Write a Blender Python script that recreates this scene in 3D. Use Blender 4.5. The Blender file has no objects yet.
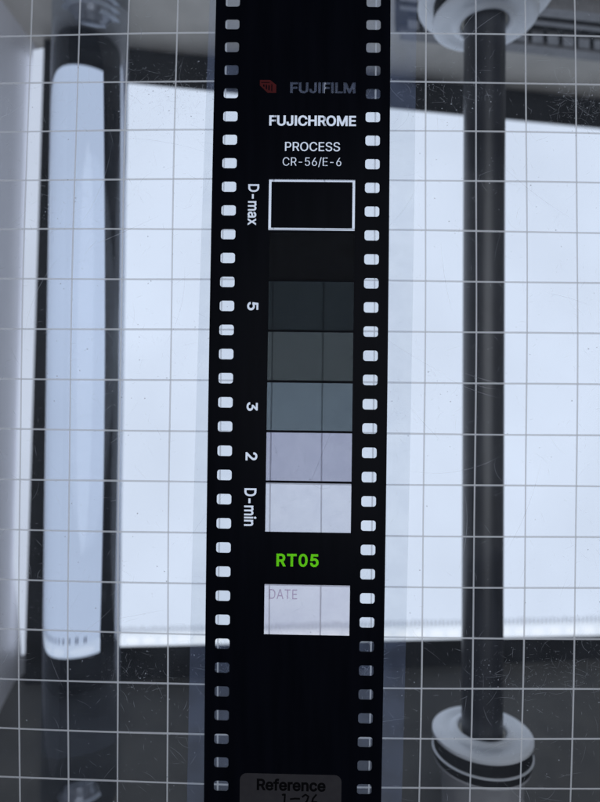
import bpy, math, random
import numpy as np
from mathutils import Matrix, Vector
from mathutils.geometry import delaunay_2d_cdt

random.seed(7)
S = bpy.context.scene
COL = S.collection

# ------------------------------------------------------------------ camera (1 unit = 1 cm)
FPX = 580.0                       # focal length in pixels of a 600 x 802 frame
CAMZ, TX, TY = 11.3712, 0.010506, 0.014003
ROT, GX, GY, BOW = -0.010381, -0.22167, 0.00545, 0.0032374
Rx = Matrix(((1, 0, 0), (0, math.cos(TX), math.sin(TX)), (0, -math.sin(TX), math.cos(TX))))
Ry = Matrix(((math.cos(TY), 0, -math.sin(TY)), (0, 1, 0), (math.sin(TY), 0, math.cos(TY))))
R_CAM = (Ry @ Rx).transposed()    # camera axes -> world
cd = bpy.data.cameras.new('camera')
cam = bpy.data.objects.new('camera', cd)
COL.objects.link(cam)
cam.matrix_world = Matrix.Translation((0, 0, CAMZ)) @ R_CAM.to_4x4()
cd.sensor_fit = 'VERTICAL'
cd.sensor_height = 36.0
cd.lens = FPX / 802 * 36
cd.clip_start = 0.1
cd.clip_end = 500
cd.dof.use_dof = True
cd.dof.focus_distance = CAMZ
cd.dof.aperture_fstop = 0.1
S.camera = cam
S.unit_settings.scale_length = 0.01

# ------------------------------------------------------------------ world, room light, view
W = bpy.data.worlds.new('World')
S.world = W
W.use_nodes = True
W.node_tree.nodes['Background'].inputs[0].default_value = (0.60, 0.68, 1.0, 1)
W.node_tree.nodes['Background'].inputs[1].default_value = 0.035
ld = bpy.data.lights.new('room_lamp', 'AREA')
ld.shape = 'DISK'
ld.size = 44
ld.energy = 9600
ld.color = (0.90, 0.94, 1.0)
lamp = bpy.data.objects.new('room_lamp', ld)
COL.objects.link(lamp)
lamp.location = (10, 4, 44)
lamp.rotation_euler = (Vector((0, 0, 0)) - lamp.location).to_track_quat('-Z', 'Y').to_euler()
S.view_settings.view_transform = 'Standard'
S.view_settings.look = 'None'
S.view_settings.exposure = 0
S.view_settings.gamma = 1
S.view_settings.use_curve_mapping = False
S.cycles.max_bounces = 14
S.cycles.transparent_max_bounces = 24
S.cycles.transmission_bounces = 12

PANEL_GLOW = 0.86


# ------------------------------------------------------------------ pixel -> place helpers
def ray(px, py):
    return R_CAM @ Vector(((px - 300) / FPX, -(py - 401) / FPX, -1.0))


def at(px, py, depth):            # point whose distance along the view axis is `depth`
    return Vector((0, 0, CAMZ)) + ray(px, py) * depth


def on_plate(px, py, lift=0.0):   # point of the slightly bowed grid plate
    d = ray(px, py)
    t = CAMZ
    for _ in range(30):
        x, y = d.x * t, d.y * t
        t = (CAMZ + BOW * (x * x + y * y) - lift) / -d.z
    return Vector((d.x * t, d.y * t, lift - BOW * (d.x * d.x + d.y * d.y) * t * t))


def on_plane(px, py, p0, n):
    c = Vector((0, 0, CAMZ))
    d = ray(px, py)
    return c + d * ((p0 - c).dot(n) / d.dot(n))


# ------------------------------------------------------------------ materials
def new_mat(name):
    m = bpy.data.materials.new(name)
    m.use_nodes = True
    nt = m.node_tree
    for n in list(nt.nodes):
        nt.nodes.remove(n)
    out = nt.nodes.new('ShaderNodeOutputMaterial')
    return m, nt, out


def N(nt, typ, **kw):
    n = nt.nodes.new(typ)
    for k, v in kw.items():
        if k in n.inputs.keys():
            n.inputs[k].default_value = v
        else:
            setattr(n, k, v)
    return n


def rgb(c):
    return (c[0], c[1], c[2], 1)


def noise_ramp(nt, scale, a, b, detail=6, stretch=(1, 1, 1), lo=0.35, hi=0.65):
    tc = N(nt, 'ShaderNodeTexCoord')
    mp = N(nt, 'ShaderNodeMapping')
    mp.inputs['Scale'].default_value = stretch
    nt.links.new(tc.outputs['Object'], mp.inputs[0])
    no = N(nt, 'ShaderNodeTexNoise', Scale=scale, Detail=detail)
    nt.links.new(mp.outputs[0], no.inputs['Vector'])
    cr = N(nt, 'ShaderNodeValToRGB')
    cr.color_ramp.elements[0].position = lo
    cr.color_ramp.elements[1].position = hi
    cr.color_ramp.elements[0].color = rgb(a)
    cr.color_ramp.elements[1].color = rgb(b)
    nt.links.new(no.outputs['Fac'], cr.inputs[0])
    return cr.outputs[0], no.outputs['Fac']


def solid(name, a, b, rough=0.5, metal=0.0, scale=3, stretch=(1, 1, 1), spec=0.5, bump=0.0):
    m, nt, out = new_mat(name)
    p = N(nt, 'ShaderNodeBsdfPrincipled', Roughness=rough, Metallic=metal)
    p.inputs['Specular IOR Level'].default_value = spec
    c, f = noise_ramp(nt, scale, a, b, stretch=stretch)
    nt.links.new(c, p.inputs['Base Color'])
    if bump:
        bp = N(nt, 'ShaderNodeBump', Strength=bump, Distance=0.02)
        nt.links.new(f, bp.inputs['Height'])
        nt.links.new(bp.outputs[0], p.inputs['Normal'])
    nt.links.new(p.outputs[0], out.inputs[0])
    return m


def clear(name, tint, haze_col, haze, gloss=1.0, rough=0.08, scale=4, fwd=0.5):
    """thin clear plastic: straight-through tint, a little haze, a weak mirror"""
    m, nt, out = new_mat(name)
    tr = N(nt, 'ShaderNodeBsdfTransparent', Color=rgb(tint))
    df = N(nt, 'ShaderNodeBsdfDiffuse', Color=rgb(haze_col))
    tl = N(nt, 'ShaderNodeBsdfTranslucent', Color=rgb(haze_col))
    mx = N(nt, 'ShaderNodeMixShader')
    mx.inputs[0].default_value = fwd
    nt.links.new(df.outputs[0], mx.inputs[1])
    nt.links.new(tl.outputs[0], mx.inputs[2])
    c, f = noise_ramp(nt, scale, (haze * .7,) * 3, (haze * 1.3,) * 3)
    m1 = N(nt, 'ShaderNodeMixShader')
    nt.links.new(c, m1.inputs[0])
    nt.links.new(tr.outputs[0], m1.inputs[1])
    nt.links.new(mx.outputs[0], m1.inputs[2])
    if gloss:
        fr = N(nt, 'ShaderNodeFresnel', IOR=1.3)
        mu = N(nt, 'ShaderNodeMath', operation='MULTIPLY')
        mu.inputs[1].default_value = gloss
        nt.links.new(fr.outputs[0], mu.inputs[0])
        gl = N(nt, 'ShaderNodeBsdfGlossy', Roughness=rough)
        m2 = N(nt, 'ShaderNodeMixShader')
        nt.links.new(mu.outputs[0], m2.inputs[0])
        nt.links.new(m1.outputs[0], m2.inputs[1])
        nt.links.new(gl.outputs[0], m2.inputs[2])
        nt.links.new(m2.outputs[0], out.inputs[0])
    else:
        nt.links.new(m1.outputs[0], out.inputs[0])
    return m


def glow(name, col, strength, var=0.03, scale=0.25):
    m, nt, out = new_mat(name)
    a = tuple(x * (1 - var) for x in col)
    b = tuple(x * (1 + var) for x in col)
    c, f = noise_ramp(nt, scale, a, b, detail=3)
    e = N(nt, 'ShaderNodeEmission', Strength=strength)
    nt.links.new(c, e.inputs[0])
    nt.links.new(e.outputs[0], out.inputs[0])
    return m


def mark(name, col, keep, fwd=0.3, glossy=0.0):
    """translucent print or scratch: lets `keep` of the light straight through"""
    m, nt, out = new_mat(name)
    tr = N(nt, 'ShaderNodeBsdfTransparent')
    df = N(nt, 'ShaderNodeBsdfDiffuse', Color=rgb(col))
    tl = N(nt, 'ShaderNodeBsdfTranslucent', Color=rgb(col))
    mx = N(nt, 'ShaderNodeMixShader')
    mx.inputs[0].default_value = fwd
    m1 = N(nt, 'ShaderNodeMixShader')
    m1.inputs[0].default_value = 1 - keep
    nt.links.new(df.outputs[0], mx.inputs[1])
    nt.links.new(tl.outputs[0], mx.inputs[2])
    nt.links.new(tr.outputs[0], m1.inputs[1])
    nt.links.new(mx.outputs[0], m1.inputs[2])
    nt.links.new(m1.outputs[0], out.inputs[0])
    return m


M = dict(
    plate=clear('clear_acrylic', (0.965, 0.97, 0.975), (0.80, 0.86, 0.96), 0.017, gloss=0.15, rough=0.05, scale=1.2, fwd=0.6),
    line=mark('engraved_line', (0.95, 0.96, 0.98), 0.28, 0.40),
    scratch=mark('scratched_acrylic', (0.88, 0.90, 0.95), 0.66, 0.6),
    dust=mark('grey_dust', (0.6, 0.62, 0.66), 0.4, 0.45),
    sleeve=clear('sleeve_film', (0.965, 0.97, 0.965), (0.55, 0.66, 1.0), 0.070, gloss=0.12, rough=0.12, scale=2, fwd=0.45),
    emulsion=solid('black_emulsion', (0.0028, 0.0036, 0.0068), (0.0042, 0.005, 0.009), 0.3, spec=0.03, scale=1.5, stretch=(3, .3, 1)),
    base=clear('film_base', (0.99, 0.98, 0.99), (0.7, 0.75, 1.0), 0.015, gloss=0.15, rough=0.1, fwd=0.5),
    label=solid('grey_label', (0.040, 0.038, 0.044), (0.046, 0.044, 0.050), 0.6, spec=0.2, scale=6),
    ink=solid('black_ink', (0.003, 0.003, 0.004), (0.004, 0.004, 0.005), 0.6, spec=0.05),
    red=solid('red_ink', (0.085, 0.007, 0.008), (0.105, 0.008, 0.010), 0.5, spec=0.2),
    panel=glow('panel_diffuser', (0.84, 0.95, 1.14), PANEL_GLOW, 0.05, 0.16),
    led=glow('led_glow', (0.91, 0.98, 1.08), 1.02, 0.02),
    edge=glow('added_strip_glow', (0.85, 0.945, 1.13), 0.72, 0.03, 0.3),
    bezel=solid('black_bezel', (0.005, 0.006, 0.008), (0.010, 0.011, 0.014), 0.5, scale=5, spec=0.2),
    glass=None,
    steel=solid('screw_steel', (0.88, 0.89, 0.91), (0.93, 0.94, 0.95), 0.35, 0.1, scale=8),
    core=solid('dark_steel', (0.40, 0.40, 0.42), (0.50, 0.50, 0.52), 0.3, 0.3, scale=8),
    shaft=solid('dark_shaft', (0.014, 0.015, 0.020), (0.024, 0.025, 0.032), 0.34, spec=0.6, scale=2, stretch=(4, .3, 4)),
    nylon=solid('white_nylon', (0.74, 0.77, 0.81), (0.81, 0.835, 0.87), 0.35, scale=2),
    rubber=solid('black_rubber', (0.005, 0.005, 0.006), (0.008, 0.008, 0.009), 0.6, spec=0.15),
    glint=solid('ivory_glint', (0.50, 0.47, 0.40), (0.6, 0.57, 0.48), 0.3),  # ivory colour stands in for yellowish glints around the shaft
    hub=solid('shaded_hub', (0.40, 0.40, 0.42), (0.46, 0.46, 0.47), 0.5),  # darker grey stands for white nylon in shade
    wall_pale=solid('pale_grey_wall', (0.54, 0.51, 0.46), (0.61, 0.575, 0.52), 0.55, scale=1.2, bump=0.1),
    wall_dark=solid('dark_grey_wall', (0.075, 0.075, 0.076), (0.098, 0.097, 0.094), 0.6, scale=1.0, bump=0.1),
    wall_metal=solid('brushed_aluminium', (0.84, 0.84, 0.90), (0.89, 0.89, 0.94), 0.45, 0.25, scale=2, stretch=(1, .05, 1)),
    rail=solid('grey_rail', (0.18, 0.18, 0.19), (0.24, 0.24, 0.25), 0.45, scale=3),
)
g, nt, out = new_mat('clear_glass')
p = N(nt, 'ShaderNodeBsdfGlass', Color=(0.825, 0.855, 0.905, 1), Roughness=0.0, IOR=1.49)
nt.links.new(p.outputs[0], out.inputs[0])
M['glass'] = g


def tint(name, T):
    return clear(name, T, (0.7, 0.75, 1.0), 0.004, gloss=0.1, rough=0.15, fwd=0.4)


# ------------------------------------------------------------------ object helpers
def empty(name, loc, label, cat, group=None):
    o = bpy.data.objects.new(name, None)
    COL.objects.link(o)
    o.location = loc
    o.empty_display_size = 0.3
    tag(o, label, cat, group)
    return o


def tag(o, label=None, cat=None, group=None, kind=None):
    if label:
        o['label'] = label
    if cat:
        o['category'] = cat
    if group:
        o['group'] = group
    if kind:
        o['kind'] = kind
    return o


def mesh(name, V, F, mat, parent=None, smooth=False):
    me = bpy.data.meshes.new(name)
    off = Vector((0, 0, 0))
    pp = parent
    while pp is not None:
        off += pp.location
        pp = pp.parent
    me.from_pydata([tuple(Vector(v) - off) for v in V], [], F)
    me.materials.append(mat)
    if smooth:
        for pl in me.polygons:
            pl.use_smooth = True
    me.update()
    o = bpy.data.objects.new(name, me)
    COL.objects.link(o)
    if parent is not None:
        o.parent = parent
    return o


class MB:
    def __init__(s):
        s.V, s.F = [], []

    def add(s, V, F):
        k = len(s.V)
        s.V += [Vector(v) for v in V]
        s.F += [tuple(i + k for i in f) for f in F]

    def prism(s, loop, down):      # closed loop of points, extruded by vector `down`
        n = len(loop)
        V = [Vector(v) for v in loop] + [Vector(v) + Vector(down) for v in loop]
        F = [tuple(range(n)), tuple(range(2 * n - 1, n - 1, -1))]
        F += [(i, n + i, n + (i + 1) % n, (i + 1) % n) for i in range(n)]
        s.add(V, F)

    def bar(s, a, b, u, v):        # box from a to b with half-widths u and v (vectors)
        a, b, u, v = Vector(a), Vector(b), Vector(u), Vector(v)
        V = [a - u - v, a + u - v, a + u + v, a - u + v, b - u - v, b + u - v, b + u + v, b - u + v]
        s.add(V, [(0, 1, 2, 3), (7, 6, 5, 4), (0, 4, 5, 1), (1, 5, 6, 2), (2, 6, 7, 3), (3, 7, 4, 0)])

    def lathe(s, o, axis, prof, n=64, close=True):   # prof: (distance along axis, radius)
        axis = Vector(axis).normalized()
        u = axis.orthogonal().normalized()
        v = axis.cross(u)
        k = len(s.V)
        for d, r in prof:
            for i in range(n):
                a = 2 * math.pi * i / n
                s.V.append(Vector(o) + axis * d + (u * math.cos(a) + v * math.sin(a)) * r)
        m = len(prof)
        for j in range(m - 1):
            for i in range(n):
                i2 = (i + 1) % n
                s.F.append((k + j * n + i, k + j * n + i2, k + (j + 1) * n + i2, k + (j + 1) * n + i))
        if close:
            s.F.append(tuple(k + i for i in range(n - 1, -1, -1)))
            s.F.append(tuple(k + (m - 1) * n + i for i in range(n)))

    def build(s, name, mat, parent=None, smooth=False):
        return mesh(name, s.V, s.F, mat, parent, smooth)


def sharp(o, deg=35):
    try:
        o.data.set_sharp_from_angle(angle=math.radians(deg))
    except Exception:
        pass
    return o


# ------------------------------------------------------------------ panel plane
DL, DR = 18.0, 21.0
pA, pB, pC = at(40, 60, DL), at(40, 680, DL), at(620, 401, DR)
PN = (pB - pA).cross(pC - pA).normalized()
if PN.z < 0:
    PN = -PN


def pan(px, py, lift=0.0):
    return on_plane(px, py, pA + PN * lift, PN)


def ln(x, x0, y0, x1, y1):
    return y0 + (y1 - y0) * (x - x0) / (x1 - x0)


def top_out(x): return ln(x, 150, 50.5, 600, 99)
def top_in(x): return ln(x, 130, 82.5, 600, 128)
def bot_in(x): return ln(x, 125, 647, 600, 636)
def bot_out(x): return ln(x, 125, 680.5, 600, 659.5)


XR_IN, XR_OUT = 668, 700
OUT = [(44, top_out(44)), (24, bot_out(24)), (XR_OUT, bot_out(XR_OUT)), (XR_OUT, top_out(XR_OUT))]
INN = [(81, top_in(81)), (70, bot_in(70)), (XR_IN, bot_in(XR_IN)), (XR_IN, top_in(XR_IN))]

# ------------------------------------------------------------------ the setting: floor and inner walls of the box
o = mesh('floor', [(-40, -40, -13), (40, -40, -13), (40, 40, -13), (-40, 40, -13)], [(0, 1, 2, 3)], M['wall_dark'])
tag(o, kind='structure')


def wall(name, px0, px1, lean, mat, topz=-0.8, n=24):
    """inner wall rising from the panel's rim towards the plate, leaning outwards by `lean` cm per cm"""
    a, b = pan(*px0), pan(*px1)
    e = (b - a).normalized()
    nrm = Vector((0, 0, 1)).cross(e).normalized()
    if nrm.dot(a) < 0:
        nrm = -nrm
    V, F = [], []
    for i in range(n + 1):
        q = a.lerp(b, -0.12 + 1.24 * i / n)
        for zz in (-12.9, q.z - 0.3, q.z * .7, q.z * .35, topz):
            h = max(zz - q.z, 0)
            V.append(Vector((q.x, q.y, zz)) + nrm * (h * lean))
        for zz in (topz, -12.9):
            V.append(Vector((q.x, q.y, zz)) + nrm * (9 * lean + 1.2))
    for i in range(n):
        for j in range(7):
            F.append((i * 7 + j, i * 7 + (j + 1) % 7, (i + 1) * 7 + (j + 1) % 7, (i + 1) * 7 + j))
    F.append(tuple(range(7)))
    F.append(tuple(n * 7 + j for j in range(6, -1, -1)))
    o = mesh(name, V, F, mat)
    tag(o, kind='structure')
    return o


LEAN = 0.06
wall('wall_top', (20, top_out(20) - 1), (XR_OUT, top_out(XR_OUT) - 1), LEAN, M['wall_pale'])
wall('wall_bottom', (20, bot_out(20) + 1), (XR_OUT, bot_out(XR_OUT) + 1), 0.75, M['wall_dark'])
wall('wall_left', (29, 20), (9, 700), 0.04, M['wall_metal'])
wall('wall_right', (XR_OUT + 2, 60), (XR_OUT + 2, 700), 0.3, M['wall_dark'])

# ------------------------------------------------------------------ light panel
c0 = pan(300, 401)
lp = empty('light_panel', c0, 'glowing white flat light panel in a black bezel lying behind the gridded plate', 'light panel')
dn = -PN * 0.45
b = MB()
b.prism([pan(x, y, -0.06) for x, y in [(a + s, c + t) for (a, c), (s, t) in zip(INN, [(-2, -2), (-2, 2), (2, 2), (2, -2)])]], dn * 0.5)
b.build('diffuser', M['panel'], lp)
for i in range(4):
    j = (i + 1) % 4
    b = MB()
    b.prism([pan(*OUT[i]), pan(*OUT[j]), pan(*INN[j]), pan(*INN[i])], dn)
    b.build('bezel', M['bezel'], lp)
# bright lamps in a row along the lower rim, and the fine ribs of the light guide above them
b = MB()
b.prism([pan(x, bot_in(x) - y, -0.04) for x, y in ((66, 14), (66, -1), (XR_IN, -1), (XR_IN, 14))], dn * 0.03)
b.build('led_strip', glow('strip_glow', (0.88, 0.975, 1.12), 0.92, 0.05, 0.8), lp)
x = 82.0
while x < XR_IN - 10:
    y = bot_in(x) - 6
    b = MB()
    b.prism([pan(x + 7 * math.cos(t), y + 3.5 * math.sin(t), -0.02) for t in [i * math.pi / 7 for i in range(14)]][::-1], dn * 0.03)
    b.build('led', M['led'], lp)
    x += 17.0 + random.uniform(-.5, .5)
b = MB()
x = 80.0
while x < XR_IN - 4:
    y1 = bot_in(x) - 13
    y0 = y1 - 6 - random.random() * 1.5
    b.prism([pan(x, y0, -0.035), pan(x, y1, -0.035), pan(x + 1.9, y1, -0.035), pan(x + 1.9, y0, -0.035)], dn * 0.03)
    x += 4.1
tag(b.build('light_guide_rib', mark('guide_rib', (0.6, 0.62, 0.66), 0.58, 0.4), lp), kind='stuff')
# added glowing strip for the bright left wall, tapered to imitate the light's fade
b = MB()
b.prism([pan(43.3, 48, 0.04), pan(26.6, 560, 0.04), pan(23.6, 655, 0.04), pan(21.5, 655, 0.06), pan(14, 560, 0.10), pan(29, 110, 0.10), pan(33, 50, 0.08)], dn)
b.build('added_glow_strip', M['edge'], lp)

# ------------------------------------------------------------------ clear glass rod and the two screws in its ends
RD = 16.0
ga, gb = at(91.5, 0, RD), at(80, 802, RD)
ax = (gb - ga).normalized()
ga -= ax * 0.9
gb += ax * 0.9
L = (gb - ga).length
b = MB()
b.lathe((0, 0, 0), ax, [(0, 0.95), (0.06, 1.005), (L - 0.06, 1.005), (L, 0.95)], 128)
b.V = [v + ga for v in b.V]
rod = b.build('glass_rod', M['glass'], None, True)
sharp(rod)
tag(rod, 'thick clear glass rod over the left end of the light panel, bending its black rim', 'glass rod')


def screw(tip, axis, label):
    t = empty('threaded_screw', tip, label, 'screw', 'steel screws in the ends of the glass rod')
    b = MB()
    n, r, pitch, LEN = 48, 0.44, 0.22, 2.8
    b.lathe(tip, axis, [(0.0, 0.16), (0.05, 0.24), (0.22, 0.30), (0.3, r * .8), (LEN, r * .8)], n)
    sharp(b.build('core', M['core'], t, True))
    b = MB()                        # helical thread
    u = axis.orthogonal().normalized()
    v = axis.cross(u)
    k = int((LEN - 0.4) / pitch * n)
    for i in range(k):
        a = 2 * math.pi * i / n
        d = 0.32 + pitch * i / n
        rad = u * math.cos(a) + v * math.sin(a)
        for dd, rr in ((-0.085, r * .78), (0, r * 1.05), (0.085, r * .78)):
            b.V.append(tip + axis * (d + dd) + rad * rr)
        if i:
            for q in (0, 1):
                b.F.append((i * 3 - 3 + q, i * 3 + q, i * 3 + q + 1, i * 3 - 2 + q))
    sharp(b.build('thread', M['steel'], t, True), 50)
    return t


screw(at(91, 33, RD), -ax, 'ridged steel screw tip pointing down at the top end of the glass rod')
screw(at(80.3, 774, RD), ax, 'ridged steel screw tip pointing up at the bottom end of the glass rod')

# ------------------------------------------------------------------ dark roller with white flanged ends
SD = 14.5
ra, rb = at(484.5, 30, SD), at(482, 740, SD)
rax = (rb - ra).normalized()
roller = empty('roller', (ra + rb) / 2, 'dark grey round shaft with white ringed caps at both ends, right of the film', 'roller')
b = MB()
ln_ = (rb - ra).length
b.lathe(ra - rax * 3, rax, [(0, 0.50), (ln_ + 6, 0.50)], 96)
sharp(b.build('shaft', M['shaft'], roller, True))


def cap(face, axis, big):
    """axis points away from the middle of the roller"""
    R = 1.275 if big else 1.215
    b = MB()
    b.lathe(face, axis, [(0.10, 0.51), (0.10, 0.56), (0.0, 0.575), (-0.04, 0.61), (-0.04, 0.68), (0.0, 0.74), (0.03, 0.84), (0.0, 0.93), (0.0, R - .14), (0.03, R - .05), (0.07, R),
                         (0.15, R), (0.20, R - .05), (0.20, 0.52)], 96, False)
    c = b.build('end_cap', M['nylon'], roller, True)
    sharp(c, 50)
    b = MB()
    b.lathe(face, axis, [(0.06, 0.505), (0.04, 0.55), (0.09, 0.555), (0.09, 0.505)], 64, False)
    b.build('glint_bushing', M['glint'], c, True)
    b = MB()
    R2 = R - 0.03
    W1 = 0.34 if big else 0.27
    b.lathe(face, axis, [(0.201, 0.6), (0.201, R2), (0.20 + W1, R2), (0.20 + W1, .6)], 96, False)
    sharp(b.build('seal', M['rubber'], c, True))
    q = 0.202 + W1
    R3 = 1.64 if big else R + .005
    b = MB()
    tk = 0.6 if big else 0.07
    b.lathe(face, axis, [(q, 0.6), (q, R3 - .06), (q + .03, R3), (q + tk - .03, R3), (q + tk, R3 - .04), (q + tk, .6)], 96, False)
    sharp(b.build('ring', M['nylon'], c, True), 50)
    if not big:
        q += tk + .002
        b = MB()
        b.lathe(face, axis, [(q, 0.6), (q, R2 - .02), (q + .17, R2 - .02), (q + .17, .6)], 96, False)
        sharp(b.build('seal', M['rubber'], c, True))
        q += .172
        b = MB()
        b.lathe(face, axis, [(q, 0.5), (q, R2 - .04), (q + .07, R2 - .03), (q + .12, 1.0), (q + 2, 0.94)], 96, False)
        b.build('hub', M['hub'], c, True)


fb = at(482, 704, SD + 1.215)       # farthest point of the lower cap's face
ft = at(484.5, 55, SD + 1.275)
def along(y):
    t = (y - ra.y) / (rb.y - ra.y)
    return ra.lerp(rb, t)
cap(along(fb.y), rax, False)
cap(along(ft.y), -rax, True)

# ------------------------------------------------------------------ toothed rail on the top wall
def twall(px, py, gap):             # a point in front of the top wall
    q = pan(px, top_out(px) - 1)
    d = ray(px, py)
    for_y = q.y - gap
    t = for_y / d.y
    h = (Vector((0, 0, CAMZ)) + d * t).z - q.z
    t = (for_y + LEAN * h) / d.y
    h = (Vector((0, 0, CAMZ)) + d * t).z - q.z
    t = (for_y + LEAN * h) / d.y
    return Vector((0, 0, CAMZ)) + d * t


rail = empty('toothed_rail', twall(560, 30, .2), 'grey ribbed rail with a row of small teeth behind the upper white cap', 'rail')


def band(ys, gap, depth, name):
    b = MB()
    x0, x1 = 400, 690
    s = 0.11
    def P(x, y):
        return twall(x, y + (x - 575) * s, gap)
    lp_ = [P(x0, ys[0]), P(x1, ys[0]), P(x1, ys[1]), P(x0, ys[1])]
    b.prism(lp_, (0, depth, 0))
    return b.build(name, M['rail'], rail)


band((11, 20), 0.35, 0.4, 'rib')
band((25, 29), 0.22, 0.3, 'rib')
band((50, 59), 0.30, 0.4, 'rib')
x = 408.0
while x < 685:
    b = MB()
    s = 0.11
    y = (x - 575) * s
    b.prism([twall(x, 38 + y, .25), twall(x + 11, 38 + y + 1.2, .25), twall(x + 11, 48 + y + 1.2, .25), twall(x, 48 + y, .25)], (0, .35, 0))
    b.build('tooth', M['rail'], rail)
    x += 15.5
b = MB()
b.prism([twall(395, 20 - 20, .12), twall(692, 20 + 13, .12), twall(692, 52 + 13, .12), twall(395, 52 - 20, .12)], (0, .3, 0))
b.build('channel', M['bezel'], rail)


# ------------------------------------------------------------------ gridded clear plate
def sag(x, y, lift=0.0):
    return Vector((x, y, lift - BOW * (x * x + y * y)))


def gpt(c, r, lift=0.0):            # grid coordinates -> plate surface
    X, Y = c - 5.5, 7.5 - r
    x = X * math.cos(ROT) - Y * math.sin(ROT) + GX
    y = X * math.sin(ROT) + Y * math.cos(ROT) + GY
    return sag(x, y, lift)


plate = empty('grid_plate', (0, 0, 0), 'scratched clear acrylic plate engraved with thin square grid lines under the film', 'acrylic plate')
C0, C1, R0, R1 = -2, 13, -2, 17
b = MB()
nx, ny = 45, 57
for lift in (0.0, -0.3):
    for j in range(ny + 1):
        for i in range(nx + 1):
            b.V.append(gpt(C0 + (C1 - C0) * i / nx, R0 + (R1 - R0) * j / ny, lift))
st = (nx + 1) * (ny + 1)
for j in range(ny):
    for i in range(nx):
        a = j * (nx + 1) + i
        b.F.append((a, a + nx + 1, a + nx + 2, a + 1))
        b.F.append((st + a, st + a + 1, st + a + nx + 2, st + a + nx + 1))
rim = [i for i in range(nx + 1)] + [j * (nx + 1) + nx for j in range(1, ny + 1)] + [ny * (nx + 1) + i for i in range(nx - 1, -1, -1)] + [j * (nx + 1) for j in range(ny - 1, 0, -1)]
for i in range(len(rim)):
    a, c = rim[i], rim[(i + 1) % len(rim)]
    b.F.append((a, c, st + c, st + a))
b.build('sheet', M['plate'], plate, True)


def ribbon(pts, w, lift=None):
    """flat strip through 3-D points"""
    V, F = [], []
    n = len(pts)
    for i, q in enumerate(pts):
        t = (pts[min(i + 1, n - 1)] - pts[max(i - 1, 0)])
        s = Vector((-t.y, t.x, 0))
        s = s.normalized() * (w if not callable(w) else w(i / (n - 1))) / 2
        V += [q - s, q + s]
        if i:
            F.append((2 * i - 2, 2 * i, 2 * i + 1, 2 * i - 1))
    return V, F


LW = 0.032
for c in range(-1, 13):
    b = MB()
    ph = random.random() * 9
    b.add(*ribbon([gpt(c + 0.006 * math.sin(ph + r * .9), r, 0.0045) for r in [R0 + .1 + (R1 - R0 - .2) * i / 60 for i in range(61)]],
                  lambda t: LW * (1 + .08 * math.sin(ph + t * 23))))
    b.build('grid_line', M['line'], plate)
for r in range(-1, 17):
    b = MB()
    ph = random.random() * 9
    b.add(*ribbon([gpt(c, r + 0.006 * math.sin(ph + c * .9), 0.0085) for c in [C0 + .1 + (C1 - C0 - .2) * i / 60 for i in range(61)]],
                  lambda t: LW * 1.12 * (1 + .08 * math.sin(ph + t * 23))))
    b.build('grid_line', M['line'], plate)
# hairline scratches and dust on the plate
clusters = [(random.uniform(-.5, 12), random.uniform(-.5, 15.5), random.uniform(.3, 1.6)) for _ in range(46)]
clusters += [(random.uniform(2, 12), random.choice([1.2, 1.5, 12.5, 12.8]) + random.uniform(-.3, .3), random.uniform(.3, .6)) for _ in range(70)]  # extra clusters along the bezel stand in for glints of panel light


def spot():
    if random.random() < .3:
        return random.uniform(-.8, 12.2), random.uniform(-1, 16)
    q = random.choice(clusters)
    return random.gauss(q[0], q[2]), random.gauss(q[1], q[2] * .7)


b = MB()
for i in range(4600):
    c, r = spot()
    a = random.uniform(0, 2 * math.pi)
    ln_s = random.choice([.02, .025, .03, .03, .04, .05, .06, .08, .10, .12, .2, .4]) * random.uniform(.6, 1.4)
    cv = random.gauss(0, 1.0)
    w = random.choice([.0025, .003, .0035, .0045])
    pts = []
    for s in range(6):
        pts.append(gpt(c, r, 0.0115))
        c += math.cos(a) * ln_s / 5
        r += math.sin(a) * ln_s / 5
        a += cv * ln_s / 5 * 2
    b.add(*ribbon(pts, lambda t, w=w: w * (0.3 + math.sin(math.pi * t))))
for i in range(45):                 # long ones
    c, r = random.uniform(-.8, 12.2), random.uniform(-1, 16)
    a = random.uniform(0, 2 * math.pi)
    ln_s = random.uniform(.7, 2.0)
    cv = random.uniform(-.8, .8)
    pts = []
    for s in range(12):
        pts.append(gpt(c, r, 0.0118))
        c += math.cos(a) * ln_s / 11
        r += math.sin(a) * ln_s / 11
        a += cv / 11
    b.add(*ribbon(pts, lambda t: .0055 * (0.2 + math.sin(math.pi * t))))
tag(b.build('scratch', M['scratch'], plate), kind='stuff')
b = MB()
for i in range(2600):
    c, r = spot()
    s = random.choice([.004, .004, .005, .006, .006, .008, .010, .016]) * random.uniform(.6, 1.2)
    n = 6
    ph = random.random() * 6
    V = [gpt(c + s * random.uniform(.6, 1.2) * math.cos(ph + q * 2 * math.pi / n), r + s * random.uniform(.5, 1.1) * math.sin(ph + q * 2 * math.pi / n), 0.0125) for q in range(n)]
    b.add(V, [tuple(range(n))])
tag(b.build('dust', M['dust'], plate), kind='stuff')

# ------------------------------------------------------------------ film coordinates
FO = on_plate(210.4, 400, .04)
e0, e1 = on_plate(216.0, 2, .04), on_plate(204.2, 780, .04)
f0, f1 = on_plate(390.4, 2, .04), on_plate(381.2, 780, .04)
dv = ((e1 - e0) + (f1 - f0))
dv.z = 0
dv.normalize()                       # along the film, down the picture
du = Vector((-dv.y, dv.x, 0))        # across the film
mid0 = (on_plate(210.4, 400, .04) + on_plate(385.2, 400, .04)) / 2
FW = 3.5


def fuv(px, py):
    q = on_plate(px, py, .04) - mid0
    return (q.dot(du), q.dot(dv))


def fxy(u, v, lift):
    q = mid0 + du * u + dv * v
    return sag(q.x, q.y, lift)


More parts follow.
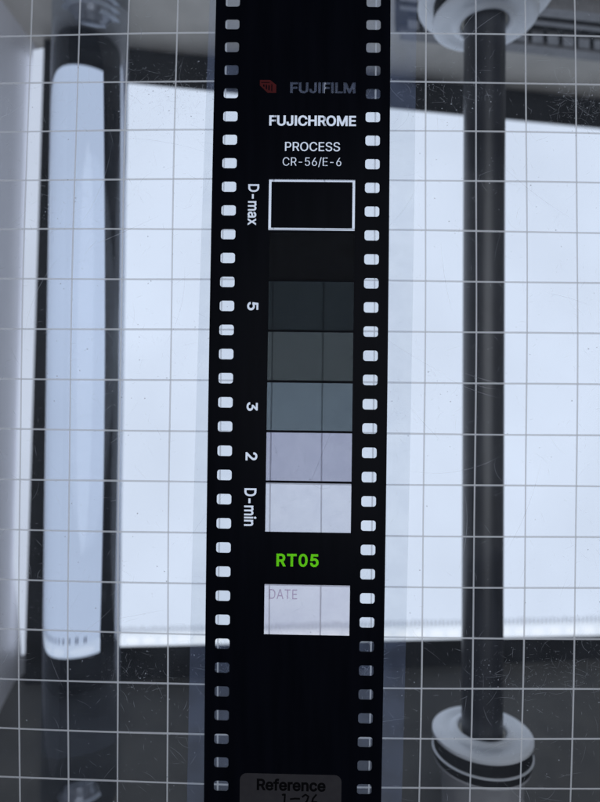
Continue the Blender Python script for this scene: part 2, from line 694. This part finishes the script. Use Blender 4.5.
def rect(u0, v0, u1, v1):
    return [(u0, v0), (u1, v0), (u1, v1), (u0, v1)]


def rrect(cx, cy, w, h, r, n=5):
    out = []
    for sx, sy, a0 in ((1, 1, 0), (-1, 1, 90), (-1, -1, 180), (1, -1, 270)):
        for i in range(n + 1):
            a = math.radians(a0 + 90 * i / n)
            out.append((cx + sx * (w / 2 - r) + r * math.cos(a), cy + sy * (h / 2 - r) + r * math.sin(a)))
    return out


def area(p):
    return sum(p[i][0] * p[(i + 1) % len(p)][1] - p[(i + 1) % len(p)][0] * p[i][1] for i in range(len(p))) / 2


FONT = None                          # the sans serif that ships with Blender itself
try:
    FONT = bpy.data.fonts.load(bpy.utils.system_resource('DATAFILES', path='fonts') + '/Inter.woff2')
except Exception:
    FONT = None


def text_loops(txt, bold=0.0, res=5, spacing=1.0):
    """outlines of a line of lettering as polygons (x right, y up), thickened by `bold`"""
    cu = bpy.data.curves.new('lettering_source', 'FONT')
    cu.body = txt
    if FONT:
        cu.font = FONT
    cu.space_character = spacing
    ob = bpy.data.objects.new('lettering_source', cu)
    COL.objects.link(ob)
    dg = bpy.context.evaluated_depsgraph_get()
    dg.update()
    cv = ob.evaluated_get(dg).to_curve(dg)
    loops = []
    for sp in cv.splines:
        P = sp.bezier_points
        n = len(P)
        L = []
        for i in range(n):
            a, c = P[i], P[(i + 1) % n]
            p0, p1, p2, p3 = a.co, a.handle_right, c.handle_left, c.co
            straight = abs((p1 - p0).cross(p3 - p0).z) < 1e-5 and abs((p2 - p0).cross(p3 - p0).z) < 1e-5
            m = 1 if straight else res
            for s in range(m):
                t = s / m
                q = p0 * (1 - t) ** 3 + p1 * 3 * t * (1 - t) ** 2 + p2 * 3 * t * t * (1 - t) + p3 * t ** 3
                if not L or (abs(q.x - L[-1][0]) + abs(q.y - L[-1][1])) > 1e-4:
                    L.append((q.x, q.y))
        if len(L) > 2 and abs(L[0][0] - L[-1][0]) + abs(L[0][1] - L[-1][1]) < 1e-4:
            L.pop()
        if len(L) > 2:
            loops.append(L)
    ob.to_curve_clear() if hasattr(ob, 'to_curve_clear') else None
    bpy.data.objects.remove(ob)
    bpy.data.curves.remove(cu)
    for i in range(len(loops)):       # a plain bar for the capital I instead of the serifed one
        xs = [q[0] for q in loops[i]]
        if len(xs) == 12 and abs(max(xs) - min(xs) - 0.238) < 0.012:
            c_ = (max(xs) + min(xs)) / 2
            ys = [q[1] for q in loops[i]]
            loops[i] = [(c_ - .033, min(ys)), (c_ - .033, max(ys)), (c_ + .033, max(ys)), (c_ + .033, min(ys))]
            if area(loops[i]) * area(loops[i - 1]) < 0:
                loops[i].reverse()
            for j in range(len(loops)):
                m_ = sum(q[0] for q in loops[j]) / len(loops[j])
                sh = 0.05 if j == i else (0.10 if m_ > c_ + .03 else 0)
                loops[j] = [(q[0] - sh, q[1]) for q in loops[j]]
    if bold:
        sg = 1 if area(max(loops, key=lambda l: abs(area(l)))) > 0 else -1
        res_ = []
        for L in loops:
            n = len(L)
            Q = []
            for i in range(n):
                a, q, c = Vector(L[i - 1]), Vector(L[i]), Vector(L[(i + 1) % n])
                t1, t2 = (q - a).normalized(), (c - q).normalized()
                n1, n2 = Vector((t1.y, -t1.x)) * sg, Vector((t2.y, -t2.x)) * sg
                m = n1 + n2
                if m.length < 1e-4:
                    m = n1.copy()
                m.normalize()
                k = 1 / max(m.dot(n1), .5)
                Q.append(tuple(q + m * bold * k))
            res_.append(Q)
        loops = res_
    return loops


def fit_text(txt, x0, y0, x1, y1, bold=0.0, down=False, spacing=1.0, shear=0.0):
    """lettering fitted to a box of film coordinates (corners measured in the photograph); `down` turns it to read downwards"""
    L = text_loops(txt, bold, spacing=spacing)
    A = np.array([q for l in L for q in l])
    mn, mx = A.min(0), A.max(0)
    c = fuv((x0 + x1) / 2, (y0 + y1) / 2)
    w = abs(fuv(x1, (y0 + y1) / 2)[0] - fuv(x0, (y0 + y1) / 2)[0])
    h = abs(fuv((x0 + x1) / 2, y1)[1] - fuv((x0 + x1) / 2, y0)[1])
    out = []
    for l in L:
        o_ = []
        for x, y in l:
            a = (x - mn[0]) / (mx[0] - mn[0]) - .5
            d = (y - mn[1]) / (mx[1] - mn[1]) - .5
            if down:
                o_.append((c[0] + d * w, c[1] + a * h))
            else:
                o_.append((c[0] + a * w + shear * d * h, c[1] - d * h))
        out.append(o_)
    return out


def sheet(name, loops, lift, mat, parent, thick=0.0, grid=0.5, text=()):
    """flat shape with holes (even-odd) that follows the bow of the plate"""
    V, E = [], []
    dense = []
    for l in loops:                   # no long edges, so the sheet can follow the bow
        d_ = []
        for i in range(len(l)):
            p_, q_ = l[i], l[(i + 1) % len(l)]
            m = max(1, int(math.hypot(q_[0] - p_[0], q_[1] - p_[1]) / 0.3))
            d_ += [(p_[0] + (q_[0] - p_[0]) * t / m, p_[1] + (q_[1] - p_[1]) * t / m) for t in range(m)]
        dense.append(d_)
    loops = dense
    for l in list(loops) + list(text):
        k = len(V)
        n = len(l)
        V += [Vector(q) for q in l]
        E += [(k + i, k + (i + 1) % n) for i in range(n)]
    A = np.array([tuple(v) for v in V])
    mn, mx = A.min(0), A.max(0)
    if grid:
        u = mn[0] + grid * .37
        while u < mx[0]:
            v = mn[1] + grid * .41
            while v < mx[1]:
                V.append(Vector((u, v)))
                v += grid
            u += grid
    ov, oe, of, *_ = delaunay_2d_cdt(V, E, [], 0, 1e-6)
    T = np.array([f for f in of if len(f) == 3])
    P = np.array([tuple(v) for v in ov])
    C = P[T].mean(1)
    inside = np.zeros(len(T), bool)
    for l in loops:
        Q = np.array(l)
        for i in range(len(Q)):
            (xa, ya), (xb, yb) = Q[i], Q[(i + 1) % len(Q)]
            if ya == yb:
                continue
            cond = (ya > C[:, 1]) != (yb > C[:, 1])
            xx = xa + (C[:, 1] - ya) * (xb - xa) / (yb - ya)
            inside ^= cond & (C[:, 0] < xx)
    if text:                          # lettering: anything wound around at least once
        wn = np.zeros(len(T), int)
        for l in text:
            Q = np.array(l)
            for i in range(len(Q)):
                (xa, ya), (xb, yb) = Q[i - 1], Q[i]
                if ya == yb:
                    continue
                cond = (ya > C[:, 1]) != (yb > C[:, 1])
                xx = xa + (C[:, 1] - ya) * (xb - xa) / (yb - ya)
                wn += np.where(cond & (C[:, 0] < xx), 1 if yb > ya else -1, 0)
        inside = (inside & (wn == 0)) if len(loops) else (wn != 0)
    T = T[inside]
    # (u, v) has v pointing down: flip so faces look up
    T = T[:, ::-1]
    used = np.unique(T)
    rem = -np.ones(len(P), int)
    rem[used] = np.arange(len(used))
    T = rem[T]
    pts = [fxy(P[i][0], P[i][1], lift) for i in used]
    F = [tuple(int(x) for x in t) for t in T]
    if thick:
        n = len(pts)
        cnt = {}
        for t in F:
            for i in range(3):
                cnt.setdefault((t[i], t[(i + 1) % 3]), 0)
        side = [(a, c) for (a, c) in cnt if (c, a) not in cnt]
        pts += [q - Vector((0, 0, thick)) for q in pts]
        F += [(c + n, b_ + n, a + n) for a, b_, c in F]
        F += [(c, a, a + n, c + n) for a, c in side]
    return mesh(name, pts, F, mat, parent)


# ------------------------------------------------------------------ clear sleeve under the film
def sl(px, py):
    q = on_plate(px, py, .015) - mid0
    return (q.dot(du), q.dot(dv))


sa, sb = sl(209.8, 0), sl(187.2, 790)
ta, tb = sl(416.6, 0), sl(402.0, 790)
def ext(a, c, v):
    return (a[0] + (c[0] - a[0]) * (v - a[1]) / (c[1] - a[1]), v)
sleeve = sheet('film_sleeve', [[ext(sa, sb, -9.6), ext(ta, tb, -9.6), ext(ta, tb, 9.6), ext(sa, sb, 9.6)]], 0.018, M['sleeve'], None, 0.004, 0.5)
tag(sleeve, 'clear bluish plastic sleeve strip wider than the film, lying on the grid plate under it', 'plastic sleeve')

# ------------------------------------------------------------------ film strip
film = empty('film_strip', fxy(0, 0, 0), 'black 35 mm reference film strip with sprocket holes and a grey step scale', 'film strip')
VL = 9.4
outline = rect(-FW / 2, -VL, FW / 2, VL)
perfs = []
pc = fuv(232.9, 24.6)[1]
pitch = 0.4735
k = -4
while pc + k * pitch < VL - .3:
    v = pc + k * pitch
    if v > -VL + .3:
        for s in (-1, 1):
            perfs.append(rrect(s * (FW / 2 - 0.338), v, 0.285, 0.205, 0.055))
    k += 1


def box(px0, py0, px1, py1):         # rectangle of the film fitted to measured corners
    a, c = fuv(px0, (py0 + py1) / 2), fuv(px1, (py0 + py1) / 2)
    t, d = fuv((px0 + px1) / 2, py0), fuv((px0 + px1) / 2, py1)
    return rect(a[0], t[1], c[0], d[1])


WU0, WU1 = fuv(268.2, 320)[0], fuv(353.4, 320)[0]
def win(py0, py1):
    return rect(WU0, fuv(311, py0)[1], WU1, fuv(311, py1)[1])
patches = [
    ('density_patch', win(232.6, 280.3), (0.0045, 0.0048, 0.0052), 'nearly black step of the scale'),
    ('density_patch', win(281.8, 330.4), (0.0215, 0.0265, 0.0275), 'very dark slate step of the scale'),
    ('density_patch', win(332.3, 380.6), (0.074, 0.083, 0.079), 'dark olive grey step of the scale'),
    ('density_patch', win(383.0, 430.6), (0.155, 0.184, 0.194), 'mid slate grey step of the scale'),
    ('density_patch', win(432.8, 481.0), (0.51, 0.50, 0.565), 'light lilac grey step of the scale'),
    ('density_patch', win(483.2, 532.3), (0.82, 0.81, 0.83), 'palest, nearly white step of the scale'),
    ('date_window', win(584.8, 635.0), (0.89, 0.855, 0.87), 'clear pale window marked DATE'),
]
letters = []
letters += fit_text('FUJIFILM', 290.2, 82.4, 355.5, 93.6, 0.030, shear=0.0)
letters += fit_text('FUJICHROME', 269.2, 115.4, 356, 126.2, 0.028)
letters += fit_text('PROCESS', 285, 142, 340, 151.4, 0.008)
letters += fit_text('CR-56/E-6', 282.7, 157.2, 341.3, 167.2, 0.0)
letters += fit_text('D-max', 247.8, 184.2, 259.0, 225.4, 0.020, down=True)
letters += fit_text('5', 247.2, 302.0, 258.4, 310.4, 0.020, down=True)
letters += fit_text('3', 246.6, 402.2, 257.8, 410.9, 0.020, down=True)
letters += fit_text('2', 245.6, 452.2, 257.4, 460.4, 0.020, down=True)
letters += fit_text('D-min', 244.2, 488.2, 256.6, 526.0, 0.020, down=True)
rt = fit_text('RT05', 276.4, 553.6, 318.6, 566.8, 0.026, spacing=1.12)
fr_o = box(268.7, 179.6, 354.9, 230.6)
t_ = 0.05
fr_i = [(fr_o[0][0] + t_, fr_o[0][1] + t_), (fr_o[1][0] - t_, fr_o[1][1] + t_), (fr_o[2][0] - t_, fr_o[2][1] - t_), (fr_o[3][0] + t_, fr_o[3][1] - t_)]
sheet('emulsion', [outline] + perfs + [fr_o, fr_i] + [q[1] for q in patches], 0.050, M['emulsion'], film, 0.010, text=letters + rt)
sheet('clear_base', [outline] + perfs, 0.036, M['base'], film, 0.0)
for nm, r_, T, lb in patches:
    o = sheet(nm, [r_], 0.044, tint('step_tint', T), film)
    o['label'] = lb
o = sheet('green_lettering', [], 0.044, tint('green_tint', (0.175, 0.74, 0.010)), film, grid=0, text=rt)
o['label'] = 'bright green letters RT05'
o = sheet('date_lettering', [], 0.0455, tint('lilac_tint', (0.62, 0.50, 0.60)), film, grid=0, text=fit_text('DATE', 269.2, 589.2, 297.2, 599.0, 0.0, spacing=1.05))
# red emblem
a0, a1 = fuv(260, 80.3), fuv(276.2, 93.2)
def eb(x, y):
    return (a0[0] + (a1[0] - a0[0]) * x, a0[1] + (a1[1] - a0[1]) * y)
emblem = [[eb(*q) for q in [(0, 0), (.62, 0), (1, .38), (1, 1), (.48, 1), (0, .42)]],
          [eb(*q) for q in [(.05, .16), (.58, .16), (.62, .22), (.1, .22)]],
          [eb(*q) for q in [(.70, .30), (.76, .36), (.76, .92), (.70, .84)]],
          [eb(*q) for q in [(.20, .34), (.28, .34), (.28, .56), (.20, .5)]],
          [eb(*q) for q in [(.36, .36), (.44, .36), (.44, .74), (.36, .68)]],
          [eb(*q) for q in [(.52, .38), (.60, .42), (.60, .82), (.52, .78)]]]
o = sheet('emblem', emblem, 0.052, M['red'], film, 0.0, grid=0)
o['label'] = 'small dark red emblem of a tilted box'
# grey label at the lower end
lc0, lc1 = fuv(240, 772.4), fuv(341.6, 772.4)
lw = lc1[0] - lc0[0]
lab = sheet('reference_label', [rrect((lc0[0] + lc1[0]) / 2, lc0[1] + .45, lw, .9, .14)], 0.056, M['label'], film, 0.005)
lab['label'] = 'grey rounded label reading Reference with handwriting below'
sheet('lettering', [], 0.0575, M['ink'], lab, 0.0, grid=0, text=fit_text('Reference', 256.8, 778.4, 325.6, 790.6, 0.028))
b = MB()
for st_ in ([(282, 794.5), (285, 793.6), (284.6, 800), (284.2, 807)],
            [(290, 798.6), (295, 798), (300, 798.2)],
            [(302, 796.5), (305.5, 794), (308.5, 796), (307, 800.5), (302, 806), (306, 806.6), (310.5, 806)],
            [(316.5, 793.8), (313, 798), (311.8, 803), (314, 806.5), (317, 805), (316.6, 801.6), (313, 801.5)]):
    pts = []
    for i in range(len(st_) - 1):
        for s in range(4):
            pts.append(tuple(st_[i][q] + (st_[i + 1][q] - st_[i][q]) * s / 4 for q in (0, 1)))
    pts.append(st_[-1])
    b.add(*ribbon([fxy(*fuv(*q), 0.0578) for q in pts], 0.036))
b.build('handwriting', M['ink'], lab)
